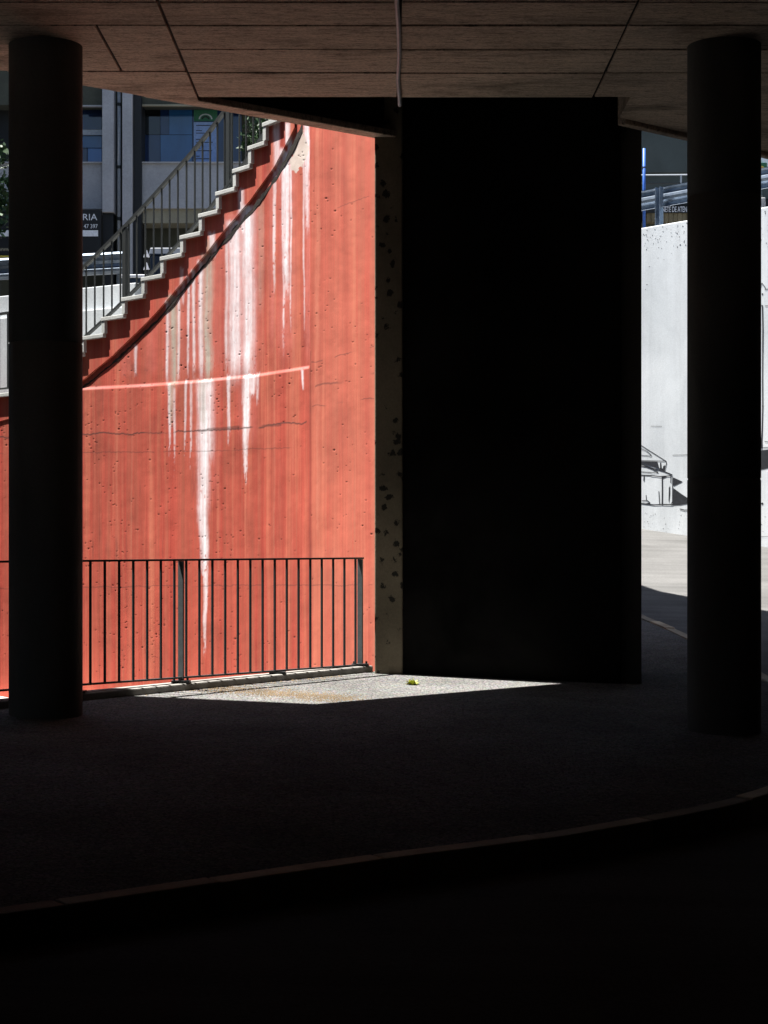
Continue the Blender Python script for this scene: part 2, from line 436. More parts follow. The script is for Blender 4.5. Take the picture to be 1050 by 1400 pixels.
# loose conduit under the soffit
c = MB(); c.tube([(.085, 9.0, SLAB-.022), (.085, 12.6, SLAB-.018), (.10, 13.1, SLAB-.02), (.112, 13.9, SLAB-.016), (.108, 14.7, SLAB-.02), (.125, 15.30, SLAB-.022), (.128, 15.36, SLAB-.06)], .016, 8)
tag(c.build('conduit', M['pipe'], smooth=True), 'thin pale cable conduit running along the underside of the deck', 'conduit')

# unseen building added above the deck, its outline shaped to cast the ground shadows
ub = empty('added_shadow_building', (0, 0, 6.0), 'unseen building added over the deck, overhang shaped to cast ground shadows', 'building')
UB = [(-14, 17.1), (-3.04, 15.34), (-2.0, 14.0), (-.1, 15.8), (-.5, 17.2), (-.5, 30), (.7, 30), (1.15, 27.75), (2.45, 25.25), (5.8, 18.9), (14, 12), (14, -12), (-14, -12)]
MB().prism(UB, 8.0, 9.0).build('shadow_storey', M['facade'], ub)
MB().prism([(-12, -10), (12, -10), (12, 10), (-12, 5)], 6.002, 7.998).build('added_core_storey', M['facade_dark'], ub)
adopt(ub)

# ---- unseen walls added around the camera to keep sky light out
b = MB(); b.box(-14, 14, -6.4, -6.0, -2, SLAB+.02)
tag(b.build('sky_block_rear_wall', M['column']), 'plain concrete wall added behind the viewer to keep sky light out', 'wall')

for x0, x1, y1, lab in ((-7.4, -7.0, 7.6, 'plain concrete wall added left of the viewer to block sky light'), (7.6, 8.0, 30.0, 'plain concrete wall added right of the viewer to block sky light')):  # unseen side walls added to cut sky light
    b = MB(); b.box(x0, x1, -5.99, y1, -2.2, SLAB+.02)
    tag(b.build('sky_block_side_wall', M['column']), lab, 'wall', 'added sky-blocking side walls')

nb_ = empty('sky_block_left', (-12, 20, 0), 'tall grey building added out of view on the left to block sky light', 'building')  # unseen building added to cut sky light from the left
MB().box(-16, -9.6, 7.7, 33, -2, 12.3).build('wall', M['facade_dark'], nb_)
MB().box(-16.2, -9.45, 7.6, 33.1, 12.301, 12.6).build('roof', M['facade_dark'], nb_)
for k in range(6):
    w_ = MB().box(-9.6, -9.56, 9.5+k*4, 11.3+k*4, 5.5, 7.2).build('window', M['glass_black'], nb_)
adopt(nb_)
nr_ = empty('sky_block_right', (11, 20, 0), 'tall grey building added out of view on the right to block sky light', 'building')  # unseen building added to cut sky light from the right
MB().box(9.6, 16, 27.6, 31.5, -2, 14.0).build('wall', M['facade_dark'], nr_)
MB().box(9.45, 16.2, 27.5, 31.6, 14.001, 14.3).build('roof', M['facade_dark'], nr_)
for k in range(2): MB().box(9.56, 9.6, 28+k*1.8, 29.2+k*1.8, 6.5, 8.2).build('window', M['glass_black'], nr_)
adopt(nr_)

# ================================================================== COLUMNS AND PIER
def column(px, s, label, ring_ys):
    Y = F/s; x = (px-CX)/s; z0 = gz(x, Y)-.15; z1 = SLAB+.02
    root = empty('round_column', (x, Y, z0), label, 'column', 'round concrete columns')
    n = 48; zs = [z0]; r = .264
    prof = [(r, z0)]
    for ry in ring_ys:
        z = CZ+(CY-ry)/s; prof += [(r, z-.008), (r-.005, z-.004), (r-.005, z+.004), (r, z+.008)]
    prof += [(r, z1)]; prof.sort(key=lambda q: q[1])
    m = MB()
    for rr, z in prof:
        for k in range(n):
            t = 2*math.pi*k/n; m.v.append((x+rr*math.cos(t), Y+rr*math.sin(t), z))
    for i in range(len(prof)-1):
        for k in range(n):
            q = (k+1) % n; m.f.append((i*n+k, i*n+q, (i+1)*n+q, (i+1)*n+k))
    o = m.build('shaft', M['column'], root, smooth=True)
    adopt(root)
column(62.5, 189, 'round concrete column in front of the red wall, left of the picture', [470])
column(990, 189, 'round concrete column in front of the white mural wall, right of the picture', [270, 655])

pier = empty('wall_pier', (1.0, 17, gz(1, 17)), 'broad wall pier, shade painted black on its flank, with a narrow mould-spotted concrete end', 'pier')
MB().prism([(-.083, 16.84), (.162, 16.84), (.25, 17.4), (-.04, 17.4)], lambda x, y: gz(x, y)-.15, 5.955).build('end_post', M['pier_post'], pier, bevel=.012)
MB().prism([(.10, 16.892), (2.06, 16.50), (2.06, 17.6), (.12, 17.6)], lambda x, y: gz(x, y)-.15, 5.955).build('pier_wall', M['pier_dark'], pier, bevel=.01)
MB().prism([(2.04, 16.53), (2.243, 16.56), (2.32, 17.58), (2.04, 17.58)], lambda x, y: gz(x, y)-.15, 5.955).build('end_pilaster', M['column'], pier, bevel=.01)
adopt(pier)

# ================================================================== RED STAIR WALL
wp = np.polyfit([-90, 0, 115, 270, 420, 470, 512], [107.8, 112, 118, 128, 140.6, 146.0, 152.6], 4)
def wS(px): return np.polyval(wp, px)
def wXY(px):
    s = wS(px); return np.array([(px-CX)/s, F/s])
def wN(px):
    a = wXY(px-.5); b = wXY(px+.5); t = (b-a)/np.hypot(*(b-a)); return np.array([t[1], -t[0]])     # towards the camera side
def wpt(px, z, off):
    p = wXY(px)+wN(px)*off; return Vector((p[0], p[1], z))
def wz(px, py): return CZ+(CY-py)/wS(px)
diag_x = [-90, 60, 115, 125, 155, 185, 215, 255, 291, 308.6, 343, 377, 404.6, 416, 440]
diag_y = [600, 562, 520, 512, 487, 458, 428, 381, 337, 315, 275, 228, 174, 150, 98]
def diag(px): return np.interp(px, diag_x, diag_y)       # lower edge of the stair string, photo rows
line_x = [-90, 0, 115, 200, 270, 350, 420]; line_y = [543, 538, 532, 527.5, 522, 514, 503]
def band(px): return np.interp(px, line_x, line_y)

def stains(px, py, proud=True):
    """weathering of the wall: efflorescence runs, grey drips, cracks, pits (authored along the wall)"""
    A = {k: np.zeros(px.shape) for k in ('eff', 'grey', 'dark', 'pale', 'pink', 'spall')}
    dg = diag(px)
    edge = (vn(px*.9, py*.12, 3)-.5)*2+(vn(px*1.1, py*.4, 6)-.5)*1.6+(vn(px*.35, py*.035, 5)-.5)*2.2
    brk = vn(px*.75, py*.10, 8)*.55+vn(px*1.6, py*.35, 9)*.45
    def run(key, xc, w, y0, y1, st=1.0, taper=.45, brkup=.6, top=2, wob=2.0, soft=.8):
        t = np.clip((py-y0)/(y1-y0), 0, 1)
        ww = w*(1-(1-taper)*t)
        c = xc+(vn(py*.02, 0*py+xc, 4)-.5)*wob
        dd = np.abs(px-c+edge*.35*min(w/6, 1.6))/(ww/2+.01)
        m = 1-sst(1-soft, 1+soft*.5, dd)
        m = m*sst(y0-top, y0+top, py+edge*1.5)*(1-sst(y1-(y1-y0)*.25, y1, py+edge*3))
        thr = brkup*t*t
        m = m*sst(thr-.12, thr+.10, brk)
        m = m*(.58+.6*vn(px*.45+xc, py*.016, 12))*(.8+.3*vn(px*1.3, py*.25, 13))
        A[key] = np.maximum(A[key], np.clip(m, 0, 1)*st)
    low = band(px)
    # ---- below the ledge
    run('eff', 281, 24, 519, 640, 1, .8, .25); run('eff', 279, 19, 560, 730, 1, .75, .35); run('eff', 279, 15, 690, 815, 1, .5, .75, wob=4); run('eff', 279, 7, 780, 905, .9, .4, .75, wob=5)
    run('grey', 277, 12, 519, 590, .55, .6, .5)
    run('eff', 337, 13, 512, 600, 1, .6, .3); run('eff', 336, 9, 570, 672, .95, .35, .65); run('eff', 344, 17, 511, 545, .9, .3, .6); run('eff', 352, 6, 510, 560, .6, .3, .8)
    run('eff', 313, 6, 513, 600, .95, .35, .6); run('eff', 312, 3, 560, 635, .6, .4, .8)
    run('eff', 232, 5, 524, 640, .8, .5, .8); run('grey', 234, 9, 524, 590, .7, .5, .75); run('eff', 238, 4, 530, 660, .55, .5, .85)
    run('eff', 253, 4, 520, 640, .7, .5, .75); run('eff', 261, 4, 520, 650, .6, .5, .8); run('eff', 414, 4, 505, 535, .8, .4, .5); run('eff', 184, 5, 470, 522, .6, .6, .6)
    # ---- between the stair string and the ledge
    def urun(key, xc, w, y1, st=1.0, y0=None, **k):
        run(key, xc, w, float(diag(xc)) if y0 is None else y0, y1, st, **k)
    kw = dict(taper=.9, brkup=.30, soft=.95)
    urun('eff', 320, 21, 540, .95, **kw); urun('eff', 338, 20, 545, .95, **kw); urun('pink', 328, 60, 530, .85, **kw); urun('pink', 280, 60, 528, .55, **kw); urun('pink', 240, 36, 528, .5, **kw); run('pink', 281, 46, 519, 700, .5, .6, .3, soft=1.0); run('pink', 338, 34, 512, 620, .45, .6, .3, soft=1.0); urun('eff', 309, 5, 520, .6, **kw)
    urun('grey', 283, 15, 540, .95, **kw); urun('eff', 274, 7, 535, .8, **kw); urun('eff', 264, 5, 530, .8, taper=.8, brkup=.5); urun('eff', 256, 4, 525, .75, taper=.8, brkup=.5); urun('pink', 268, 34, 528, .6, **kw)
    urun('grey', 236, 12, 545, .95, **kw); urun('eff', 228, 5, 535, .8, **kw); urun('eff', 243, 4, 535, .7, **kw)
    urun('eff', 389, 12, 420, .95, taper=.6, brkup=.5); urun('eff', 386, 4, 500, .7, taper=.7, brkup=.6); urun('eff', 396, 3, 470, .8, taper=.7, brkup=.5); urun('pink', 390, 30, 520, .65, **kw)
    urun('eff', 374, 5, 420, .7, taper=.6, brkup=.6); urun('pink', 370, 12, 500, .5, **kw)
    urun('eff', 418, 9, 330, .9, y0=165, taper=.6, brkup=.4); urun('pink', 419, 8, 520, .7, y0=165, **kw); urun('eff', 414, 3, 470, .6, y0=200, taper=.6, brkup=.5)
    urun('pink', 206, 20, 520, .4, **kw); urun('pink', 172, 18, 520, .35, **kw); urun('grey', 355, 10, 440, .35, **kw)
    # ---- string face above
    run('eff', 331, 9, 258, 330, .9, .7, .4); run('eff', 291, 10, 318, 352, .8, .7, .4); run('eff', 379, 10, 168, 250, .75, .7, .4); run('eff', 249, 6, 365, 420, .5, .7, .5); run('eff', 395, 8, 168, 225, .9, .7, .3)
    run('grey', 287, 8, 328, 362, .7, .7, .4)
    # ---- pale upright streaks
    for xc, w, st in ((434, 8, .55), (448, 4, .2), (470, 3, .22), (490, 5, .25), (500, 3, .2), (180, 3, .3), (160, 4, .22), (375, 3, .25), (400, 4, .25), (205, 3, .2), (300, 5, .2)):
        run('pale', xc, w, 165, 900, st, .9, .3, soft=.7)
    A['pale'] = np.maximum(A['pale'], .30*sst(424, 428, px)*(.4+.8*fbm(px*.05, py*.01, 21)))
    # ---- spalled patch
    poly = [(395, 222), (402, 200), (409, 186), (413, 178), (419, 196), (422, 204), (415, 222), (404, 236), (399, 234)]
    ins = np.zeros(px.shape, bool); jx = px+(vn(px*.5, py*.5, 31)-.5)*4; jy = py+(vn(px*.5, py*.5, 32)-.5)*4
    for (x0, y0), (x1, y1) in zip(poly, poly[1:]+poly[:1]):
        c = ((y0 > jy) != (y1 > jy)) & (jx < (x1-x0)*(jy-y0)/((y1-y0) if y1 != y0 else 1e-9)+x0); ins ^= c
    A['spall'] = np.where(ins, .95, 0.0)
    # ---- cracks
    def crack(pts, w, st, jit=3, lo=.35):
        xx = [p[0] for p in pts]; yy = [p[1] for p in pts]
        yc = np.interp(px, xx, yy)+(vn(px*.09, 0*px+yy[0], 41)-.5)*jit+(vn(px*.5, 0*px+yy[0], 42)-.5)*1.2
        g = ((px > xx[0]) & (px < xx[-1]))*sst(lo, lo+.2, vn(px*.06, 0*px+yy[0], 43))
        A['dark'] = np.maximum(A['dark'], st*g*(1-sst(w*.4, w*1.1, np.abs(py-yc))))
    crack([(-60, 600), (115, 594), (200, 592), (270, 589), (350, 584), (420, 577)], 1.3, .8, 4, .05)
    crack([(270, 588.5), (345, 583), (385, 580)], 2.4, .55, 3, .25)
    crack([(-60, 622), (115, 619), (270, 617), (420, 611)], .8, .5, 2, .2)
    crack([(-60, 806), (230, 801), (510, 800)], .8, .5, 2, .2)
    crack([(426, 556), (512, 544)], .8, .6); crack([(430, 530), (512, 510)], 1.6, .5, 5, .2); crack([(425, 495), (512, 475)], .9, .6)
    crack([(425, 300), (505, 268)], .8, .45)
    # ---- mould specks just above the ledge and dark runs
    sp = fbm(px*.16, py*.16, 51)
    A['dark'] = np.maximum(A['dark'], .75*sst(.60, .70, sp)*(py < low-2)*sst(45, 5, low-py)*(px < 230))
    A['dark'] = np.maximum(A['dark'], .30*sst(.66, .8, fbm(px*.22, py*.012, 52))*(px < 300)*(py > low))
    # pale pink line along the ledge
    dgap = py-dg
    A['pink'] = np.maximum(A['pink'], .35*(1-sst(1.5, 3.5, np.abs(py-low+.8)))*(px < 422))
    A['eff'] = np.maximum(A['eff'], (.02+.14*vn(px*.05, 0*py, 53))*(1-sst(1.0, 3.0, np.abs(py-low+.8)))*(px < 422))
    # ---- seam beside the right-hand section
    A['dark'] = np.maximum(A['dark'], .35*(1-sst(.5, 1.6, np.abs(px-424)))*(py > 480))
    return A

def wall_offset(px, py, pits):
    low = band(px)
    up = (1-sst(-3.4, 1.8, py-low))                      # 1 above the ledge
    left = 1-sst(421.5, 424.5, px)
    off = -.010*up*left
    off = off+(fbm(px*.03, py*.02, 61)-.5)*.012-pits*.005
    return off

pit_n = 1700
_c = np.column_stack([rng.uniform(-20, 515, 150), rng.uniform(170, 945, 150)])
_k = rng.integers(0, 150, pit_n); _cl = rng.random(pit_n) < .6
pit_x = np.where(_cl, _c[_k, 0]+rng.normal(0, 6, pit_n), rng.uniform(-20, 515, pit_n))
pit_y = np.where(_cl, _c[_k, 1]+rng.normal(0, 22, pit_n), rng.uniform(170, 945, pit_n))
_keep = rng.random(pit_n) < np.where(pit_x < 330, 1.0, .45)
pit_p = np.column_stack([pit_x, pit_y, rng.uniform(.5, .85, pit_n)*np.where(rng.random(pit_n) < .08, 1.6, 1.0)])[_keep]
STEP = 1.0
gx = np.arange(-75, 513.01, STEP); nrow = 900
gyb, gyt = 988.0, 128.0
PXg, Vg = np.meshgrid(gx, np.linspace(0, 1, nrow))
PYg = gyb+(gyt-gyb)*Vg
dy = (gyb-gyt)/(nrow-1)
pits = np.zeros(PXg.shape)
for x, y, r in pit_p:
    i = (x-gx[0])/STEP; j = (gyb-y)/dy
    i0, i1 = int(i)-2, int(i)+4; j0, j1 = int(j)-2, int(j)+4
    if i0 < 0 or j0 < 0 or i1 >= PXg.shape[1] or j1 >= PXg.shape[0]: continue
    d2 = ((PXg[j0:j1, i0:i1]-x)/r)**2+((PYg[j0:j1, i0:i1]-y)/(r*.9))**2
    pits[j0:j1, i0:i1] = np.maximum(pits[j0:j1, i0:i1], np.clip(1.3-d2, 0, 1))

def put_attrs(me, A):
    for k, v in A.items():
        a = me.attributes.new(k, 'FLOAT', 'POINT'); a.data.foreach_set('value', np.ascontiguousarray(v, dtype=np.float32).ravel())

red = empty('red_stair_wall', (float(wXY(300)[0]), float(wXY(300)[1]), .4), 'curved red painted concrete wall with white lime streaks under the outdoor stair', 'wall')
colXY = np.array([wXY(p) for p in gx]); colN = np.array([wN(p) for p in gx]); colS = np.array([wS(p) for p in gx])
A = stains(PXg, PYg); A['dark'] = np.maximum(A['dark'], pits*.85)
OFF = wall_offset(PXg, PYg, pits)
Zg = CZ+(CY-PYg)/colS[None, :]
Xg = colXY[None, :, 0]+colN[None, :, 0]*OFF; Yg = colXY[None, :, 1]+colN[None, :, 1]*OFF
verts = np.stack([Xg, Yg, Zg], -1).reshape(-1, 3)
nc = len(gx)
jj, ii = np.meshgrid(np.arange(nrow-1), np.arange(nc-1), indexing='ij')
keep = (PYg[:-1, :-1] > diag(PXg[:-1, :-1])-9)
a = (jj*nc+ii)[keep]
faces = np.stack([a, a+1, a+1+nc, a+nc], -1)
me = bpy.data.meshes.new('wall_face'); me.from_pydata(verts.tolist(), [], faces.tolist()); me.update(); me.materials.append(M['red'])
put_attrs(me, A); me.polygons.foreach_set('use_smooth', [True]*len(me.polygons))
wf = bpy.data.objects.new('wall_face', me); col.objects.link(wf); wf.parent = red

# ---- stair steps
px_l = [116.8, 145.3, 173, 200, 226, 253, 278.6, 302, 325.4, 346.3, 366.5, 386, 404]
z_l = [4.012+.1866*i for i in range(13)]
px_l = [60.0, 88.5] + px_l; z_l = [4.012-.1866*2, 4.012-.1866] + z_l
LAND_Z = z_l[0]-.1866
px_l = [-75.0] + px_l; z_l = [LAND_Z] + z_l
PROUD = .011; CAP = .044
stair = empty('outdoor_stair', (float(wXY(200)[0]), float(wXY(200)[1]+.8), 3.4), 'outdoor stair with pale stone treads climbing along the red wall', 'stairs')
BACK = -1.5
sm = {'v': [], 'f': [], 'px': [], 'py': []}
def add_string(pa, pb_, ztop):
    cols = np.linspace(pa, pb_, max(3, int((pb_-pa)/1.6)+1)); nr = 22
    base = len(sm['v'])
    for c in cols:
        zb = wz(c, diag(c)-.8*float(vn(c*.15, 3.0, 71)))
        zt = max(ztop, zb+.01)
        rows = [(zb, -.05), (zb, PROUD-.006), (zb+.006, PROUD)] + [(zb+.006+(zt-zb-.006)*q/(nr-3), PROUD) for q in range(1, nr-2)]
        for k, (z, o) in enumerate(rows):
            sm['v'].append(tuple(wpt(c, z, o))); sm['px'].append(c); sm['py'].append(CY-(z-CZ)*wS(c))
    n = len(rows)
    for i in range(len(cols)-1):
        for k in range(n-1):
            sm['f'].append((base+i*n+k, base+(i+1)*n+k, base+(i+1)*n+k+1, base+i*n+k+1))
for i in range(len(px_l)-1):
    p0, p1, z = px_l[i], px_l[i+1], z_l[i]
    add_string(p0, p1, z-CAP+.004)
    # hidden body of the step
    b = MB(); ps = np.linspace(p0, p1, 5 if i else 10)
    ring = [tuple(wpt(p, 0, -.06))[:2] for p in ps] + [tuple(wpt(p, 0, BACK))[:2] for p in ps[::-1]]
    b.prism(ring, -.7, z-CAP-.002); b.build('step_body', M['red'], stair)
    # tread slab
    b = MB(); e0, e1 = p0-2.2, p1+1.0
    ps = np.linspace(e0, e1, 5 if i else 10)
    ring = [tuple(wpt(p, 0, PROUD+.044))[:2] for p in ps] + [tuple(wpt(p, 0, BACK-.02))[:2] for p in ps[::-1]]
    b.prism(ring, z-CAP, z); b.build('tread' if i else 'landing_slab', M['tread'], stair, bevel=.005)
    # riser slab at the left end of the tread
    if i:
        zr0, zr1 = z_l[i-1]+.002, z-CAP-.001
        ring = [tuple(wpt(p0-1.8, 0, PROUD+.038))[:2], tuple(wpt(p0+2.6, 0, PROUD+.038))[:2], tuple(wpt(p0+2.6, 0, BACK))[:2], tuple(wpt(p0-1.8, 0, BACK))[:2]]
        MB().prism(ring, zr0, zr1).build('riser', M['tread'], stair, bevel=.004)
me = bpy.data.meshes.new('stair_string'); me.from_pydata(sm['v'], [], sm['f']); me.update(); me.materials.append(M['red'])
sA = stains(np.array(sm['px'])[None, :], np.array(sm['py'])[None, :])
sA['dark'] = np.maximum(sA['dark']*.6, .0)
put_attrs(me, sA)
so = bpy.data.objects.new('stair_string', me); col.objects.link(so); so.parent = red
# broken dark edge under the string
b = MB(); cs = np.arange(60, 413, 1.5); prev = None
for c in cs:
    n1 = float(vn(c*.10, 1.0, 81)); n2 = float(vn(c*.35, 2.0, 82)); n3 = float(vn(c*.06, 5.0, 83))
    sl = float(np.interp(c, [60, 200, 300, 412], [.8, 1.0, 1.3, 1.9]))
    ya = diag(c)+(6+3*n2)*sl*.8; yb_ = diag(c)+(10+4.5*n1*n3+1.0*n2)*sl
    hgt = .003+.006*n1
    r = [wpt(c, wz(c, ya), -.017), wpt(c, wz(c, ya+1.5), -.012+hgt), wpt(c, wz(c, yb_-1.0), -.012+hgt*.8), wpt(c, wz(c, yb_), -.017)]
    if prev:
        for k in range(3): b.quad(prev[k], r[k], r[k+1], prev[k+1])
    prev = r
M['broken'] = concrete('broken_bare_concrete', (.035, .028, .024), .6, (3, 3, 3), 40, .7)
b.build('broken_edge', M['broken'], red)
# back of the wall right of the stair
b = MB(); ps = np.linspace(396, 513, 10)
ring = [tuple(wpt(p, 0, -.05))[:2] for p in ps] + [tuple(wpt(p, 0, -.35))[:2] for p in ps[::-1]]
b.prism(ring, -.7, 6.4).build('wall_back', M['red'], red)
adopt(red); adopt(stair)

# ---- stair railing
sr = empty('stair_railing', (float(wXY(200)[0]), float(wXY(200)[1]), 4.4), 'grey steel balustrade climbing along the outdoor stair', 'railing')
RO = -.07
nose_x = px_l[3:]; nose_z = z_l[3:]
def nosing(px): return float(np.interp(px, [88.5]+nose_x+[425], [4.012-.1866]+nose_z+[nose_z[-1]+.187]))
def hr(px): return nosing(px)+.885
ps = list(np.arange(64, 420, 8.0))
def rail_path(zf, ps): return [wpt(p, zf(p), RO) for p in ps]
def strip(path, w, h, name, m, parent):
    b = MB(); k = len(path); rows = []
    for i, p in enumerate(path):
        d_ = (path[min(i+1, k-1)]-path[max(i-1, 0)]).normalized(); side = Vector((d_.y, -d_.x, 0)).normalized(); up = side.cross(d_).normalized()
        if up.z < 0: up = -up
        rows.append((p, side, up))
    b.sweep(rows, [(-w/2, -h/2), (w/2, -h/2), (w/2, h/2), (-w/2, h/2)])
    return b.build(name, m, parent)
strip(rail_path(hr, ps), .04, .036, 'handrail', M['steel_stair'], sr)
strip(rail_path(lambda p: nosing(p)+.06, ps), .035, .028, 'bottom_rail', M['steel_stair'], sr)
bx = [88, 99.5, 111, 122.7, 134.7, 146, 157.7, 169.3, 180, 191.7, 203, 214, 224.7, 236, 247.7, 259, 269.5, 279.8, 289.7, 299.5, 309.6, 319.7, 328.6, 338.4, 347.5, 356.6, 366, 375, 384, 393]
for p in bx:
    MB().bar(wpt(p, nosing(p)+.07, RO), wpt(p, hr(p)-.02, RO), .015, .015, side=Vector((*wN(p), 0))).build('baluster', M['steel_stair'], sr)
for p in (70, 163.6, 304.8):
    z = nosing(p)
    MB().bar(wpt(p, z-.10, RO-.01), wpt(p, hr(p)-.015, RO-.01), .065, .05, side=Vector((wN(p)[1], -wN(p)[0], 0))).build('post', M['steel_dark'] if p > 300 else M['steel_stair'], sr)
adopt(sr)
# landing railing
lr = empty('landing_railing', tuple(wpt(0, LAND_Z, RO)), 'thin steel railing on the stair landing at the left edge', 'railing')
ps = list(np.arange(-70, 66, 9.0))
strip([wpt(p, LAND_Z+.99, RO) for p in ps], .04, .03, 'handrail', M['steel_stair'], lr)
strip([wpt(p, LAND_Z+.07, RO) for p in ps], .03, .02, 'bottom_rail', M['steel_stair'], lr)
for p in np.arange(-67, 62, 11.5):
    p = p+2; MB().bar(wpt(p, LAND_Z+.08, RO), wpt(p, LAND_Z+.975, RO), .015, .015, side=Vector((*wN(p), 0))).build('baluster', M['steel_stair'], lr)
adopt(lr)

# ---- pale slab added out of view in the sunken yard to bounce sunlight
yb2 = MB(); rows = []
for k in range(25):
    px = -75+k*(512+75)/24.0; w_ = wXY(px); far_ = Vector((w_[0], w_[1]))
    t = min((far_-RA).dot(_d)+.0, (rail_pt(500)-RA).length); near_ = RA+_d*t-RNV*.85
    row = []
    for q in range(7):
        p = near_.lerp(far_, q/6.0); row.append((p.x, p.y, road_z(p.x, p.y)+.02))
    rows.append(row)
for r0, r1 in zip(rows[:-1], rows[1:]):
    for q in range(6): yb2.quad(r0[q], r1[q], r1[q+1], r0[q+1])
M['yard'] = concrete('pale_bounce_concrete', (.60, .565, .52), .2)
yard = yb2.build('bounce_slab', M['yard']); tag(yard, 'unseen pale slab added at the foot of the red wall to bounce sunlight', kind='structure')

# ================================================================== LOW RAILING AND ITS KERB
kb = MB(); k0 = ra-RD*8.5; k1 = rz_+RD*.02
def kz(h): return lambda x, y: gz(x, y)+h
kb.prism([tuple(k0+RN*.075), tuple(k1+RN*.075), tuple(k1-RN*.075), tuple(k0-RN*.075)], kz(-2.0), kz(.055))
tag(kb.build('railing_kerb', M['kerb_rail'], bevel=.012), 'low worn concrete kerb under the steel railing by the red wall', 'kerb')
rl = empty('low_railing', (ra.x, ra.y, gz(ra.x, ra.y)), 'dark steel guard railing standing on the low kerb before the red wall', 'railing')
TOP, BOT = 1.499, .547
Lr = (rail_pt(493)-ra).length
A0, A1 = -4.2, Lr
def rp(t, z, o=0): p = ra+RD*t+RN*o; return Vector((p.x, p.y, z))
MB().bar(rp(A0, TOP), rp(A1+.02, TOP), .045, .016).build('top_rail', M['steel_dark'], rl)
MB().bar(rp(A0, BOT), rp(A1, BOT), .04, .014).build('bottom_rail', M['steel_dark'], rl)
def t_of(px): return (rail_pt(px)-ra).dot(RD)
posts = [t_of(247.5), t_of(492.5)]; sp = posts[1]-posts[0]
nb = 14; bt = []
for k in range(-3, 1):
    for q in range(1, nb): pass
t0 = t_of(254.6); t1 = t_of(486.0); stp = (t1-t0)/14
bt = [t0+stp*i for i in range(15)]
t2 = t_of(238.4); bt += [t2-stp*i for i in range(0, 26) if t2-stp*i > A0]
for t in bt:
    if abs(t-posts[0]) < .02: continue
    MB().bar(rp(t, BOT), rp(t, TOP), .015, .015, side=Vector((*RD, 0))).build('baluster', M['steel_dark'], rl)
for t in posts + [posts[0]-sp, posts[0]-2*sp]:
    z0 = gz(*(ra+RD*t))+.055
    # flat post turned a little to the left, cut at a slant below the top rail
    u = Vector((.80, -.60, 0)); n = Vector((-.60, -.80, 0))
    c0 = rp(t, 0); b = MB(); w = .052
    ring = lambda z, w: [Vector((c0.x, c0.y, z))-u*w/2+n*.008, Vector((c0.x, c0.y, z))+u*w/2+n*.008, Vector((c0.x, c0.y, z))+u*w/2-n*.008, Vector((c0.x, c0.y, z))-u*w/2-n*.008]
    b.hexa(ring(z0+.02, w), ring(TOP-.009, w)); b.build('post', M['steel_mid'], rl)
    MB().box(c0.x-.075, c0.x+.075, c0.y-.05, c0.y+.05, z0, z0+.018).build('base_plate', M['steel_dark'], rl)
    for sx in (-.055, .055): MB().tube([(c0.x+sx, c0.y-.02, z0+.018), (c0.x+sx, c0.y-.02, z0+.04)], .011, 6).build('bolt', M['steel_dark'], rl)
for t in ((posts[0]+posts[1])/2+.03, posts[0]-sp/2):
    z0 = gz(*(ra+RD*t))+.055; c0 = rp(t, 0)
    MB().bar(rp(t, z0), rp(t, BOT-.005), .035, .03).build('foot', M['steel_dark'], rl)
    MB().box(c0.x-.07, c0.x+.07, c0.y-.045, c0.y+.045, z0, z0+.016).build('base_plate', M['steel_dark'], rl)
adopt(rl)

# grit swept against the kerb
gb = MB()
def gpt(px, py):
    k = (CY-py)/F; c = (px-CX)/F; Y = (-.259-CZ)/(k-.0436+.0239*c); return Vector((c*Y, Y))
for i in range(4200):
    u = random.random(); px = 235+u*250+random.gauss(0, 14); py = 936.5+u*20+random.gauss(0, 3.2)
    if random.random() < .25: px = random.uniform(200, 470); py = np.interp(px, [115, 510], [953, 918])+abs(random.gauss(0, 2.0))
    p = gpt(px, py); t = (p-ra).dot(RD); o = (p-ra).dot(RN)
    if o < .10: continue
    r = random.uniform(.003, .009); z = gz(p.x, p.y)
    q = [(p.x+r*math.cos(a_+i)*random.uniform(.7, 1.2), p.y+r*math.sin(a_+i)*random.uniform(.7, 1.2), z) for a_ in (0, 1.57, 3.14, 4.71)]
    n = len(gb.v); gb.v += q+[(p.x, p.y, z+r*.9)]; gb.f += [(n, n+1, n+4), (n+1, n+2, n+4), (n+2, n+3, n+4), (n+3, n, n+4)]
tag(gb.build('grit', M['grit']), 'brown grit and dry debris swept along the railing kerb', 'grit', kind='stuff')

# weed in the paving
w0 = Vector((.245, 16.10)); z0 = gz(*w0)
weed = empty('weed', (w0.x, w0.y, z0), 'small yellow-green weed growing in the sunlit paving', 'plant')
lb = MB()
for i in range(70):
    an = random.uniform(0, 6.283); el = random.uniform(.2, 1.3); ln = random.uniform(.03, .075)
    d_ = Vector((math.cos(an)*math.cos(el), math.sin(an)*math.cos(el), math.sin(el))); s_ = Vector((-math.sin(an), math.cos(an), 0))*ln*.22
    o_ = Vector((w0.x+random.uniform(-.025, .025), w0.y+random.uniform(-.025, .025), z0)); m_ = o_+d_*ln*.55
    lb.quad(o_, m_+s_, o_+d_*ln-Vector((0, 0, ln*.15)), m_-s_)
lb.build('leaves', M['weed'], weed)
MB().tube([(w0.x, w0.y, z0-.01), (w0.x+.004, w0.y, z0+.035)], .004, 6).build('stem', M['weed'], weed)
adopt(weed)

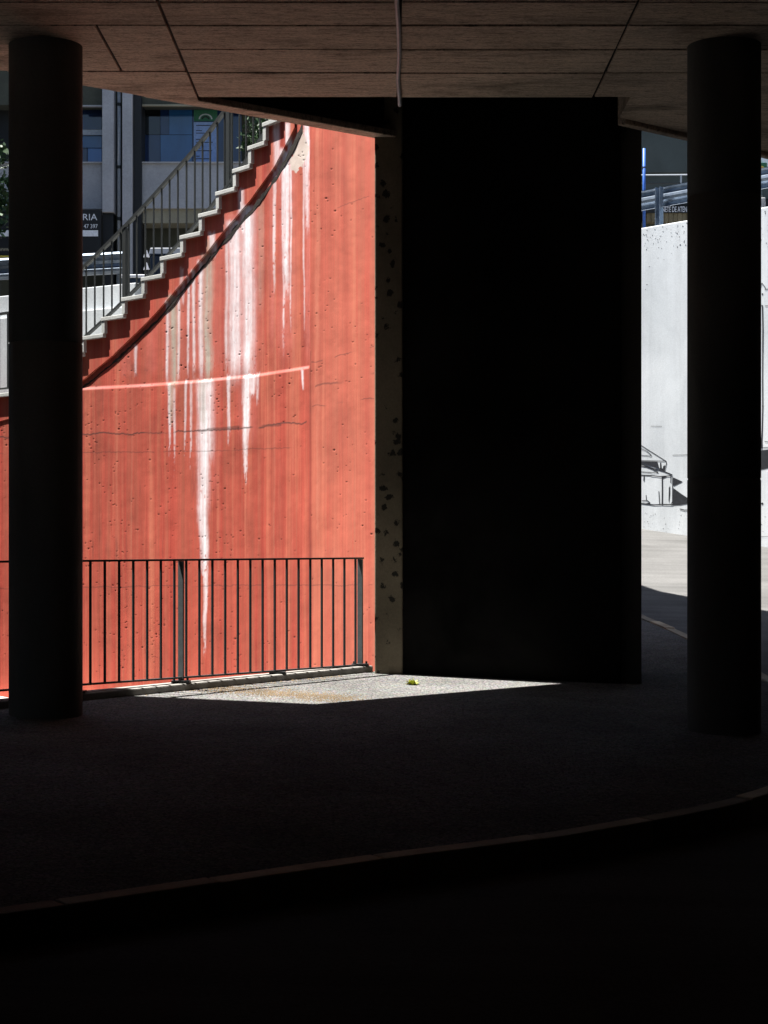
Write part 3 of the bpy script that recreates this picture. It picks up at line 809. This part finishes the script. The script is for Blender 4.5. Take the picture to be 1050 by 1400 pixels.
# ================================================================== UPPER STREET BEHIND THE STAIR
def pw(px): s = 100+px*.03; Y = F/s; return Vector(((px-CX)/s, Y))
a_, c_ = pw(-60), pw(185); dd = (c_-a_).normalized(); n_ = Vector((dd.y, -dd.x))
b = MB(); b.prism([(-30, 30), tuple(a_-n_*.2), tuple(c_-n_*.2), (-.2, 24.0), (-.2, 60), (-30, 60)], -2.0, 4.62)
tag(b.build('upper_street', M['asphalt']), 'upper street level behind the stair', kind='structure')
pwall = empty('parapet_wall', (c_.x, c_.y, 3.0), 'white stepped parapet wall between the stair and the upper street', 'wall')
MB().prism([tuple(a_), tuple(c_), tuple(c_-n_*.18), tuple(a_-n_*.18)], 2.5, 5.0).build('upper_part', M['white_wall'], pwall, bevel=.01)
MB().prism([tuple(a_+n_*.08), tuple(c_+n_*.08+dd*.0), tuple(c_+n_*.002), tuple(a_+n_*.002)], 2.5, 4.69).build('lower_part', M['white_wall'], pwall, bevel=.01)
adopt(pwall)

WPROF = [(0, -.17), (.03, -.165), (.075, -.13), (.075, -.09), (.015, -.045), (.0, 0), (.015, .045), (.075, .09), (.075, .13), (.03, .165), (0, .17)]
def guardrail(name, pts, zc, label, posts, flip=1, post_front=False, h=.17, post_drop=.75, end=False):
    root = empty(name, (pts[0].x, pts[0].y, zc-post_drop), label, 'guardrail', 'galvanised road guardrails')
    prof = [(a*flip, b*h/.17) for a, b in WPROF] + [((a-.006)*flip, b*h/.17) for a, b in WPROF[::-1]]
    path = []
    for i, p in enumerate(pts):
        q = (pts[min(i+1, len(pts)-1)]-pts[max(i-1, 0)]).normalized(); path.append(((p.x, p.y, zc), (q.y, -q.x, 0), (0, 0, 1)))
    MB().sweep(path, prof).build('rail_beam', M['galv'], root)
    for t in posts:
        i = min(int(t), len(pts)-2); p = pts[i].lerp(pts[i+1], t-i); q = (pts[i+1]-pts[i]).normalized(); n = Vector((q.y, -q.x))*(.09 if post_front else -.09)
        c = p+n; m = MB()
        for dx_ in (-.055, .055):
            e = c+q*dx_; m.prism([tuple(e-q*.006-n.normalized()*.05), tuple(e+q*.006-n.normalized()*.05), tuple(e+q*.006+n.normalized()*.05), tuple(e-q*.006+n.normalized()*.05)], zc-post_drop, zc+h*.9)
        e = c-n.normalized()*.045; m.prism([tuple(e-q*.049-n.normalized()*.004), tuple(e+q*.049-n.normalized()*.004), tuple(e+q*.049+n.normalized()*.004), tuple(e-q*.049+n.normalized()*.004)], zc-post_drop, zc+h*.9)
        m.build('post', M['galv'], root)
    adopt(root); return root
gp = [at(px, 0, 27.4+(178-px)*.004).xy for px in (-60, -20, 20, 60, 100, 140, 178)]
gp = [Vector(p) for p in gp]
guardrail('guardrail', gp, 5.67, 'galvanised guardrail of the upper street seen behind the stair balusters', [1.2, 3.4, 5.6], 1, False, .16, 1.05)

# dark cabinet and waste container on the upper street
cab = empty('street_cabinet', tuple(at(182, 440, 26.2)), 'dark blue street cabinet with a pale top behind the stair', 'cabinet')
p0, p1 = at(168.5, 412, 26.2), at(198, 380, 26.2)
MB().box(p0.x, p1.x, 26.2, 26.7, 4.4, p1.z).build('body', M['navy'], cab, bevel=.01)
MB().box(p0.x-.03, p1.x+.03, 26.17, 26.73, p1.z+.001, p1.z+.045).build('lid', M['white_print'], cab, bevel=.01)
MB().box(p0.x+.10, p0.x+.14, 26.185, 26.199, p1.z-.30, p1.z-.24).build('latch', M['white_print'], cab)
adopt(cab)
wc = empty('waste_container', tuple(at(232, 440, 29)), 'dark blue waste container standing by the building behind the stair', 'container')
p0, p1 = at(205, 420, 29), at(270, 338, 29)
MB().hexa([(p0.x+.06, 29.05, 4.65), (p1.x-.06, 29.05, 4.65), (p1.x-.06, 29.75, 4.65), (p0.x+.06, 29.75, 4.65)], [(p0.x, 29, p1.z-.12), (p1.x, 29, p1.z-.12), (p1.x, 29.8, p1.z-.12), (p0.x, 29.8, p1.z-.12)]).build('body', M['navy'], wc, bevel=.015)
MB().hexa([(p0.x-.02, 28.97, p1.z-.118), (p1.x+.02, 28.97, p1.z-.118), (p1.x+.02, 29.83, p1.z-.118), (p0.x-.02, 29.83, p1.z-.118)], [(p0.x, 29.02, p1.z), (p1.x, 29.02, p1.z), (p1.x, 29.8, p1.z+.06), (p0.x, 29.8, p1.z+.06)]).build('lid', M['navy'], wc, bevel=.02)
for k in range(5):
    x = p0.x+(p1.x-p0.x)*(k+.5)/5; MB().box(x-.015, x+.015, 28.965, 29.02, 4.85, p1.z-.16).build('rib', M['navy'], wc)
adopt(wc)
# fence post with white pointed caps
fp = empty('marker_post', tuple(at(200.5, 420, 27.0)), 'slim dark marker post with two white pointed reflectors', 'post')
q = at(200.5, 400, 27.0); MB().box(q.x-.025, q.x+.025, 27.0, 27.05, 4.6, at(0, 345, 27).z).build('shaft', M['black'], fp)
for y in (345, 362):
    z = at(0, y+3, 27).z
    MB().hexa([(q.x-.045, 26.97, z-.04), (q.x+.045, 26.97, z-.04), (q.x+.045, 26.995, z-.04), (q.x-.045, 26.995, z-.04)], [(q.x-.006, 26.97, z+.06), (q.x+.006, 26.97, z+.06), (q.x+.006, 26.995, z+.06), (q.x-.006, 26.995, z+.06)]).build('reflector', M['white_print'], fp)
adopt(fp)

# ---- building behind the stair
BY = 36.0
bl = empty('street_building', tuple(at(200, 420, BY)), 'grey building with windows coloured as reflected sky and paired pilasters behind the stair', 'building')
def fbox(px0, px1, py0, py1, y0, y1, name, m, parent, bevel=0):
    """a box whose front, seen at depth y0, covers the given span"""
    a, c = at(px0, py1, y0), at(px1, py0, y0)
    return MB().box(a.x, c.x, y0, y1, a.z, c.z).build(name, m, parent, bevel=bevel)
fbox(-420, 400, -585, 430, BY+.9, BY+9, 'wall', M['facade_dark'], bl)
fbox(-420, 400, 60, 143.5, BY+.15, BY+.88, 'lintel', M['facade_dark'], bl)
fbox(-420, 400, -585, 58, BY+.10, BY+.88, 'added_upper_wall', M['facade'], bl)  # facade height added out of view to block sky light
fbox(112, 139.3, 143.6, 145.2, BY+.10, BY+.2, 'window_head', M['facade'], bl)
fbox(194, 330, 142.6, 144.6, BY+.10, BY+.2, 'window_head', M['facade_buff'], bl)
fbox(-60, 139.4, 222.8, 286, BY+.12, BY+.8, 'parapet', M['facade'], bl, .01)
fbox(-60, 139.4, 221.0, 222.7, BY+.06, BY+.8, 'window_sill', M['facade'], bl)
fbox(194, 398, 222.8, 285, BY+.12, BY+.8, 'parapet', M['facade'], bl, .01)
fbox(193.5, 398, 221.0, 222.7, BY+.06, BY+.8, 'window_sill', M['facade'], bl)
fbox(194.4, 398, 285.4, 305, BY+.20, BY+.8, 'buff_band', M['facade_buff'], bl)
fbox(139.6, 155.4, 40, 290, BY-.15, BY+.5, 'pilaster', M['facade'], bl, .012)
fbox(140.2, 155.0, 290.4, 430, BY-.05, BY+.5, 'pilaster_base', M['black'], bl)
fbox(167.0, 180.5, 40, 392, BY-.15, BY+.5, 'pilaster', M['facade'], bl, .012)
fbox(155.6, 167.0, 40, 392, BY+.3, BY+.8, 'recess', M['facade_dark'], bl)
fbox(182.8, 193.2, 40, 430, BY-.02, BY+.6, 'recess_dark_strip', M['black'], bl)  # black box standing in for a dark recess
dp = at(162.8, 0, BY+.12); zt, zb = at(0, 40, BY).z, at(0, 392, BY).z
MB().tube([(dp.x, BY+.12, zb), (dp.x, BY+.12, zt)], .036, 10).build('drainpipe', M['pipe'], bl, smooth=True)
for y in (141, 227, 298):
    z = at(0, y, BY).z; MB().tube([(dp.x, BY+.12, z-.03), (dp.x, BY+.12, z+.03)], .046, 10).build('pipe_collar', M['steel_dark'], bl)
def window(px0, px1, py0, py1, panes, name='window'):
    fr = fbox(px0, px1, py0, py1, BY+.60, BY+.68, name, M['black'], bl)
    for (a0, a1, b0, b1, m) in panes:
        o = fbox(a0, a1, b0, b1, BY+.56, BY+.598, 'pane', M[m], fr)
window(-60, 139.4, 145, 221, [(90, 139.0, 145.5, 177, 'glass_dark'), (90, 139.0, 185, 221, 'glass_blue'), (119, 138, 203, 220.6, 'glass_light')] if 0 else [(90, 139.0, 145.5, 177, 'glass_dark'), (90, 139.0, 185.0, 202, 'glass_blue'), (120, 139.0, 203, 221, 'glass_light'), (90, 119, 203, 221, 'glass_dark')])
fbox(112, 139.2, 177.3, 184.5, BY+.50, BY+.555, 'transom', M['pipe'], bl)
window(193.4, 330, 145, 221, [(193.6, 218.8, 146, 184, 'glass_black'), (193.6, 218.8, 184.6, 221, 'glass_dark'), (219.4, 231, 146, 184, 'glass_dark'), (231.4, 262.6, 146, 184, 'glass_blue'), (219.4, 262.6, 184.6, 221, 'glass_blue'), (263.2, 330, 146, 221, 'glass_dark')])
pst = fbox(265, 297, 167, 221, BY+.535, BY+.555, 'poster', M['poster'], bl)
fbox(265, 297, 150, 165.5, BY+.535, BY+.555, 'poster_header', M['green'], pst)
def arc_strip(px, py, r, w, y, name, m, parent, a0=0, a1=math.pi):
    b = MB(); c = at(px, py, y); k = 14; r *= y/F; w *= y/F
    for i in range(k):
        t, u = a0+(a1-a0)*i/k, a0+(a1-a0)*(i+1)/k
        q = lambda rr, t: (c.x+rr*math.cos(t), y, c.z+rr*math.sin(t)*.8)
        b.quad(q(r, t), q(r, u), q(r-w, u), q(r-w, t))
    return b.build(name, m, parent)
arc_strip(281, 163, 9.5, 2, BY+.53, 'emblem', M['pipe'], pst); arc_strip(281, 163, 5.5, 2.2, BY+.53, 'emblem', M['black'], pst)
tb = MB()
for y, x1 in ((171, 294), (178, 276), (181.5, 288), (190, 275), (194, 291), (202, 274), (205.5, 290), (213, 273), (216.5, 286)):
    a, c = at(268, y+1, BY+.53), at(x1, y, BY+.53); tb.quad((a.x, BY+.53, a.z), (c.x, BY+.53, a.z), (c.x, BY+.53, c.z), (a.x, BY+.53, c.z))
tb.build('print_lines', M['black'], pst)
adopt(bl)

def text(s, px, py, h, y, m, parent, width=None, name='lettering'):
    """letters h photo rows tall with their lower left corner at (px, py)"""
    cu = bpy.data.curves.new('t', 'FONT'); cu.body = s; cu.size = 1.0; cu.extrude = .004
    o = bpy.data.objects.new('t', cu); col.objects.link(o)
    dg = bpy.context.evaluated_depsgraph_get(); me = bpy.data.meshes.new_from_object(o.evaluated_get(dg)); bpy.data.objects.remove(o)
    co = np.array([v.co[:] for v in me.vertices]); k = y/F
    hh = co[:, 1].max()-min(co[:, 1].min(), 0); sy = h*k/hh
    sx = (width*k/(co[:, 0].max()-co[:, 0].min())) if width else sy
    p = at(px, py, y)
    co2 = np.column_stack([p.x+(co[:, 0]-co[:, 0].min())*sx, np.full(len(co), y)-co[:, 2]*.5, p.z+co[:, 1]*sy])
    me.vertices.foreach_set('co', co2.ravel()); me.update(); me.materials.clear(); me.materials.append(m)
    ob = bpy.data.objects.new(name, me); col.objects.link(ob); ob.parent = parent; return ob
sg = empty('shop_sign', tuple(at(70, 350, BY-.3)), 'black shop sign with white letters partly hidden by the left column', 'sign')
fbox(-60, 138, 286.6, 349, BY-.30, BY-.16, 'board', M['black'], sg, .008)
text('RIA', 113.5, 301, 8.6, BY-.305, M['white_print'], sg, 19.5)
text('47 397', 114.5, 312, 5.6, BY-.305, M['white_print'], sg, 19)
fbox(-60, 134, 314.8, 323, BY-.315, BY-.301, 'white_bar', M['white_print'], sg)
text('www', -.5, 343.5, 4.5, BY-.305, M['facade_buff'], sg, 13)
fbox(-60, 138, 349.4, 351, BY-.32, BY-.16, 'trim', M['yellow'], sg)
adopt(sg)

# ---- foliage
def leafy(name, label, centre, radii, n, size, seed, trunk, cat):
    r = random.Random(seed); root = empty(name, trunk[0], label, cat)
    MB().tube(trunk, [.12, .09, .06, .03][:len(trunk)] if cat == 'tree' else [.03, .025, .02, .01][:len(trunk)], 8).build('trunk' if cat == 'tree' else 'stem', M['bark'], root, smooth=True)
    cl = []
    for i in range(26):
        d_ = Vector((r.gauss(0, 1), r.gauss(0, 1), r.gauss(0, 1))).normalized()*r.uniform(.3, 1)**.5
        cl.append((Vector((centre[0]+d_.x*radii[0], centre[1]+d_.y*radii[1], centre[2]+d_.z*radii[2])), r.uniform(.22, .42)*min(radii)))
    if cat == 'tree':
        lb_ = MB()
        for c_, rr in cl[:10]: lb_.tube([trunk[-2], Vector(trunk[-1]).lerp(c_, .5), c_], [.04, .025, .008], 6)
        lb_.build('limbs', M['bark'], root)
    b = MB()
    for i in range(n):
        c_, rr = cl[r.randrange(len(cl))]; p = c_+Vector((r.gauss(0, .6), r.gauss(0, .6), r.gauss(0, .6)))*rr
        a = Vector((r.gauss(0, 1), r.gauss(0, 1), r.gauss(0, .7))).normalized(); u = a.cross(Vector((r.gauss(0, 1), r.gauss(0, 1), r.gauss(0, 1)))).normalized(); s_ = size*r.uniform(.6, 1.3)
        b.quad(p, p+a*s_*.5+u*s_*.28, p+a*s_, p+a*s_*.5-u*s_*.28)
    b.build('crown' if cat == 'tree' else 'foliage', M['leaf'], root); adopt(root)
tx = at(-70, 0, 31).x
leafy('tree', 'dark leafy tree before the building at the left edge', (tx-.1, 31, 7.4), (1.0, .9, 1.3), 9000, .12, 3, [(tx-.2, 31, 4.6), (tx-.15, 31, 5.6), (tx-.1, 31, 6.6), (tx-.1, 31, 7.6)], 'tree')
c_ = at(357, 190, 29.0)
leafy('shrub', 'dark shrub with glossy leaves behind the top of the stair', (c_.x, 29.0, c_.z), (.26, .25, .42), 900, .09, 5, [(c_.x, 29, 4.6), (c_.x, 29, 6.0), (c_.x+.02, 29, 7.0), (c_.x, 29, c_.z)], 'shrub')

# ================================================================== RIGHT: MURAL WALL AND WHAT STANDS ABOVE IT
def ww(px): s = 73+(px-878)*.02907; return Vector(((px-CX)/s, F/s))
wa, wb = ww(700), ww(1250); wd = (wb-wa).normalized(); wn_ = Vector((wd.y, -wd.x))
mw = empty('mural_wall', (ww(960).x, ww(960).y, 1.7), 'whitewashed concrete retaining wall with a black line mural', 'wall')
MB().prism([tuple(wa), tuple(wb), tuple(wb-wn_*.4), tuple(wa-wn_*.4)], -.5, 7.52).build('wall_body', M['white_wall'], mw, bevel=.02)
def wq(px, py, off=.004): p = ww(px); s = F/p.y; q = p+wn_*off; return Vector((q.x, q.y, CZ+(CY-py)/s))
mb = MB()
def fill(pts): mb.quad(*[wq(*p) for p in pts])
def stroke(pts, w=1.1):
    for (x0, y0), (x1, y1) in zip(pts[:-1], pts[1:]):
        dx, dy_ = x1-x0, y1-y0; l = math.hypot(dx, dy_) or 1; ox, oy = -dy_/l*w/2, dx/l*w/2; ex, ey = dx/l*w*.3, dy_/l*w*.3
        mb.quad(*[wq(x, y, .004+.0006*(len(mb.f) % 5)) for x, y in ((x0+ox-ex, y0+oy-ey), (x1+ox+ex, y1+oy+ey), (x1-ox+ex, y1-oy+ey), (x0-ox-ex, y0-oy-ey))])
# crates drawn on the wall (left view)
stroke([(872, 606), (880, 611), (911, 630.5)], .9); stroke([(874, 612), (885, 617), (891, 622.5), (889, 623.5), (872, 622)], .8)
stroke([(872, 629.5), (911, 630.5), (911.5, 633), (909, 643)], .9)
fill([(866, 630), (899, 631), (902, 641.5), (893, 638), (880, 634.5), (866, 633)]); fill([(902.5, 633), (904, 632), (905, 641), (902.5, 641)]); fill([(907, 637), (909.5, 636), (909, 643), (906, 642)]); fill([(899, 640), (906, 640.5), (909, 644), (905, 643)])
stroke([(868, 633.5), (880, 635.8), (895, 641), (909, 645), (919, 649)], 1.4); stroke([(919, 649), (916, 650.6), (903, 651.5), (890, 650), (872, 649.4)], 1.3)
stroke([(872, 636.5), (885, 638.5), (893, 641.5), (900, 645.6)], 1.2); stroke([(900, 645.6), (890, 645.8), (874, 645)], .9)
fill([(904.5, 651.2), (911.5, 650.4), (911, 652.5), (907, 654), (905, 656)])
stroke([(881, 651), (880.5, 657)], 1.5); stroke([(905.6, 652), (905.8, 670), (905.6, 689)], 1.6); stroke([(901, 672), (902, 689)], 1.1); stroke([(917.4, 651), (917.2, 660)], 1.1); fill([(914.6, 667), (916.4, 664), (916.4, 676), (915, 688), (914.2, 684)])
stroke([(919.8, 652), (919.6, 686), (917.5, 689.6)], 1.0)
stroke([(868, 688), (879, 688.5), (888, 689.5), (894, 690.3), (905, 689.6), (920, 690.2), (930, 689.6), (942, 687.5)], 1.5); stroke([(878, 684.5), (885, 684), (889, 687.5)], 1.0); fill([(882, 688.4), (889, 687), (890, 689.8)]); stroke([(883.5, 677), (884, 684)], .9)
fill([(920.5, 652.6), (933.6, 658.6), (920.8, 664.8)]); fill([(920.8, 667.2), (930, 674), (945, 684), (945, 688), (930, 690), (919, 690)])
stroke([(930, 696), (936, 697.4), (944, 697.2)], 1.3)
stroke([(890, 582.6), (905, 582.8)], .5); stroke([(920, 622.3), (941, 621.8)], .6); stroke([(868, 729.5), (880, 730), (900, 732.5), (925, 735), (945, 736)], .8)
# pole drawn on the wall (right view)
stroke([(1039.6, 417), (1040, 392), (1042, 387), (1047, 394), (1046.5, 396)], .9); stroke([(1046.5, 395.5), (1062, 395.2)], .9); stroke([(1039.6, 417), (1043, 417.6)], .9); stroke([(1046.5, 418.3), (1062, 418)], .9)
stroke([(1042.6, 418), (1043.2, 450), (1043, 480), (1042.8, 520), (1043, 556), (1042.4, 585), (1041.6, 606)], 1.5); stroke([(1041.6, 606), (1041.3, 612)], 2.4)
fill([(1036, 616), (1062, 613.5), (1062, 641), (1050, 640), (1041, 642), (1036, 640)]); stroke([(1036, 612.5), (1062, 611)], .8); stroke([(1046, 603.5), (1052, 604.5)], .8); stroke([(1052, 603), (1062, 604)], .7)
for (x, y, r) in ((1042.6, 402, 1.2), (1042.3, 688.5, 1.5), (1043, 555, 1.2)): fill([(x+r*math.cos(t), y+r*math.sin(t)) for t in (0, .8, 1.6, 2.4, 3.1, 3.9, 4.7, 5.5)])
stroke([(1036, 733.5), (1046, 733.6), (1060, 732)], .5)
mb.build('mural', M['ink'], mw)
# weathering chips near the top edge
cb = MB(); r = random.Random(4)
for i in range(170):
    px = r.uniform(872, 1060); py = (310-(px-878)*.155)+4+abs(r.gauss(0, 26)); w, h = r.uniform(.25, .9), r.uniform(.3, 1.2); t = r.uniform(0, 3)
    cb.quad(*[wq(px+w*math.cos(t+k)*r.uniform(.6, 1.2), py+h*math.sin(t+k)*r.uniform(.6, 1.2), .003) for k in (0, 1.2, 2.5, 3.8, 5.0)])
for i in range(120):
    px = r.uniform(872, 1060); py = r.uniform(700, 728); w = r.uniform(.2, .7)
    cb.quad(*[wq(px+w*math.cos(k), py+w*.7*math.sin(k), .003) for k in (0, 1.2, 2.5, 3.8, 5.0)])
ch = cb.build('surface_chips', M['ink'], mw); ch['kind'] = 'stuff'
adopt(mw)
b = MB(); b.prism([tuple(wa-wn_*.41), tuple(wb-wn_*.41), (30, 34), (30, 70), (1.0, 70), (1.0, 42)], -.3, 7.35)
tag(b.build('upper_road', M['asphalt']), 'upper road above the mural wall', kind='structure')
gp = [ww(px)-wn_*.55 for px in (780, 830, 880, 930, 980, 1030, 1080, 1150)]
guardrail('guardrail', gp, 8.16, 'galvanised guardrail on the mural wall with its post seen from behind', [1.97, 5.6], -1, True, .19, .82)

g2 = empty('rear_building', tuple(at(920, 330, 50)), 'dark grey-green clad building with a name strip above the mural wall', 'building')
fbox(790, 1090, 236, 272, 50.1, 56, 'lower_wall', M['cladding'], g2)
fbox(790, 1036, -480, 235.8, 50, 56, 'wall', M['cladding'], g2)  # wall raised out of view to block sky light
fbox(790, 1090, 272.5, 281, 50.05, 56, 'shadow_band', M['black'], g2)
fbox(790, 1090, 281.4, 291, 49.9, 56, 'name_strip', M['black'], g2)
text('NETE DE ATEN', 905.5, 289.8, 7.4, 49.89, M['white_print'], g2, 33.5)
for k in range(20):
    x0 = 884.5+k*6; fbox(x0+.2, x0+5.8, 291.4, 304 if k % 3 else 303.4, 49.95-.02*(k % 2), 50.3, 'board', M['plank'], g2)
fbox(790, 1090, 304.2, 330, 50.2, 56, 'plinth', M['facade_dark'], g2)
adopt(g2)
g3 = empty('handrail', tuple(at(930, 280, 46)), 'thin grey handrail in front of the dark clad building', 'railing')
for y in (239.5, 251): a, c = at(876, y, 46), at(1000, y-1, 46); MB().tube([a, c], .018, 8).build('rail', M['pipe'] if y < 245 else M['steel_dark'], g3)
for x in (931, 985): MB().tube([at(x, 239, 46), at(x, 264, 46)], .022, 8).build('post', M['pipe'], g3)
adopt(g3)
bp = empty('blue_pole', tuple(at(881, 300, 44)), 'bright blue pole beside the black pier', 'pole')
MB().tube([at(880.6, 318, 44), at(880.6, 203, 44)], .034, 10).build('shaft', M['blue'], bp, smooth=True)
MB().tube([at(880.6, 230, 44), at(880.6, 228, 44)], .042, 10).build('collar', M['black'], bp)
adopt(bp)
sg2 = empty('white_sign', tuple(at(1048, 300, 45)), 'white sign with a green, yellow and red emblem at the right edge', 'sign')
fbox(1037, 1075, 216.5, 233.5, 45, 45.1, 'board', M['white_print'], sg2)
fbox(1037, 1048.6, 222.6, 232, 44.96, 44.998, 'green_field', M['green'], sg2)
arc_strip(1039.5, 231.5, 6.4, 2.2, 44.94, 'emblem_ring', M['yellow'], sg2)
arc_strip(1039.5, 231.5, 4.2, 4.2, 44.94, 'emblem', M['redprint'], sg2)
for x in (1040, 1070): MB().tube([at(x, 233.4, 45.05), at(x, 330, 45.05)], .03, 8).build('leg', M['steel_mid'], sg2)
adopt(sg2)
cbk = empty('concrete_block', tuple(at(1046, 283, 35.2)), 'grey concrete block under the guardrail at the right edge', 'block')
a, c = at(1037, 290, 34.4), at(1048.5, 269.5, 34.4)
MB().hexa([(a.x, 34.4, 7.40), (c.x, 34.4, 7.40), (c.x, 34.8, 7.40), (a.x, 34.8, 7.40)], [(a.x+.02, 34.42, c.z), (c.x-.02, 34.42, c.z), (c.x-.02, 34.78, c.z), (a.x+.02, 34.78, c.z)]).build('block_body', M['facade'], cbk, bevel=.015)
MB().box(a.x+.10, c.x-.10, 34.5, 34.7, c.z+.001, c.z+.05).build('lifting_lug', M['steel_mid'], cbk)
adopt(cbk)
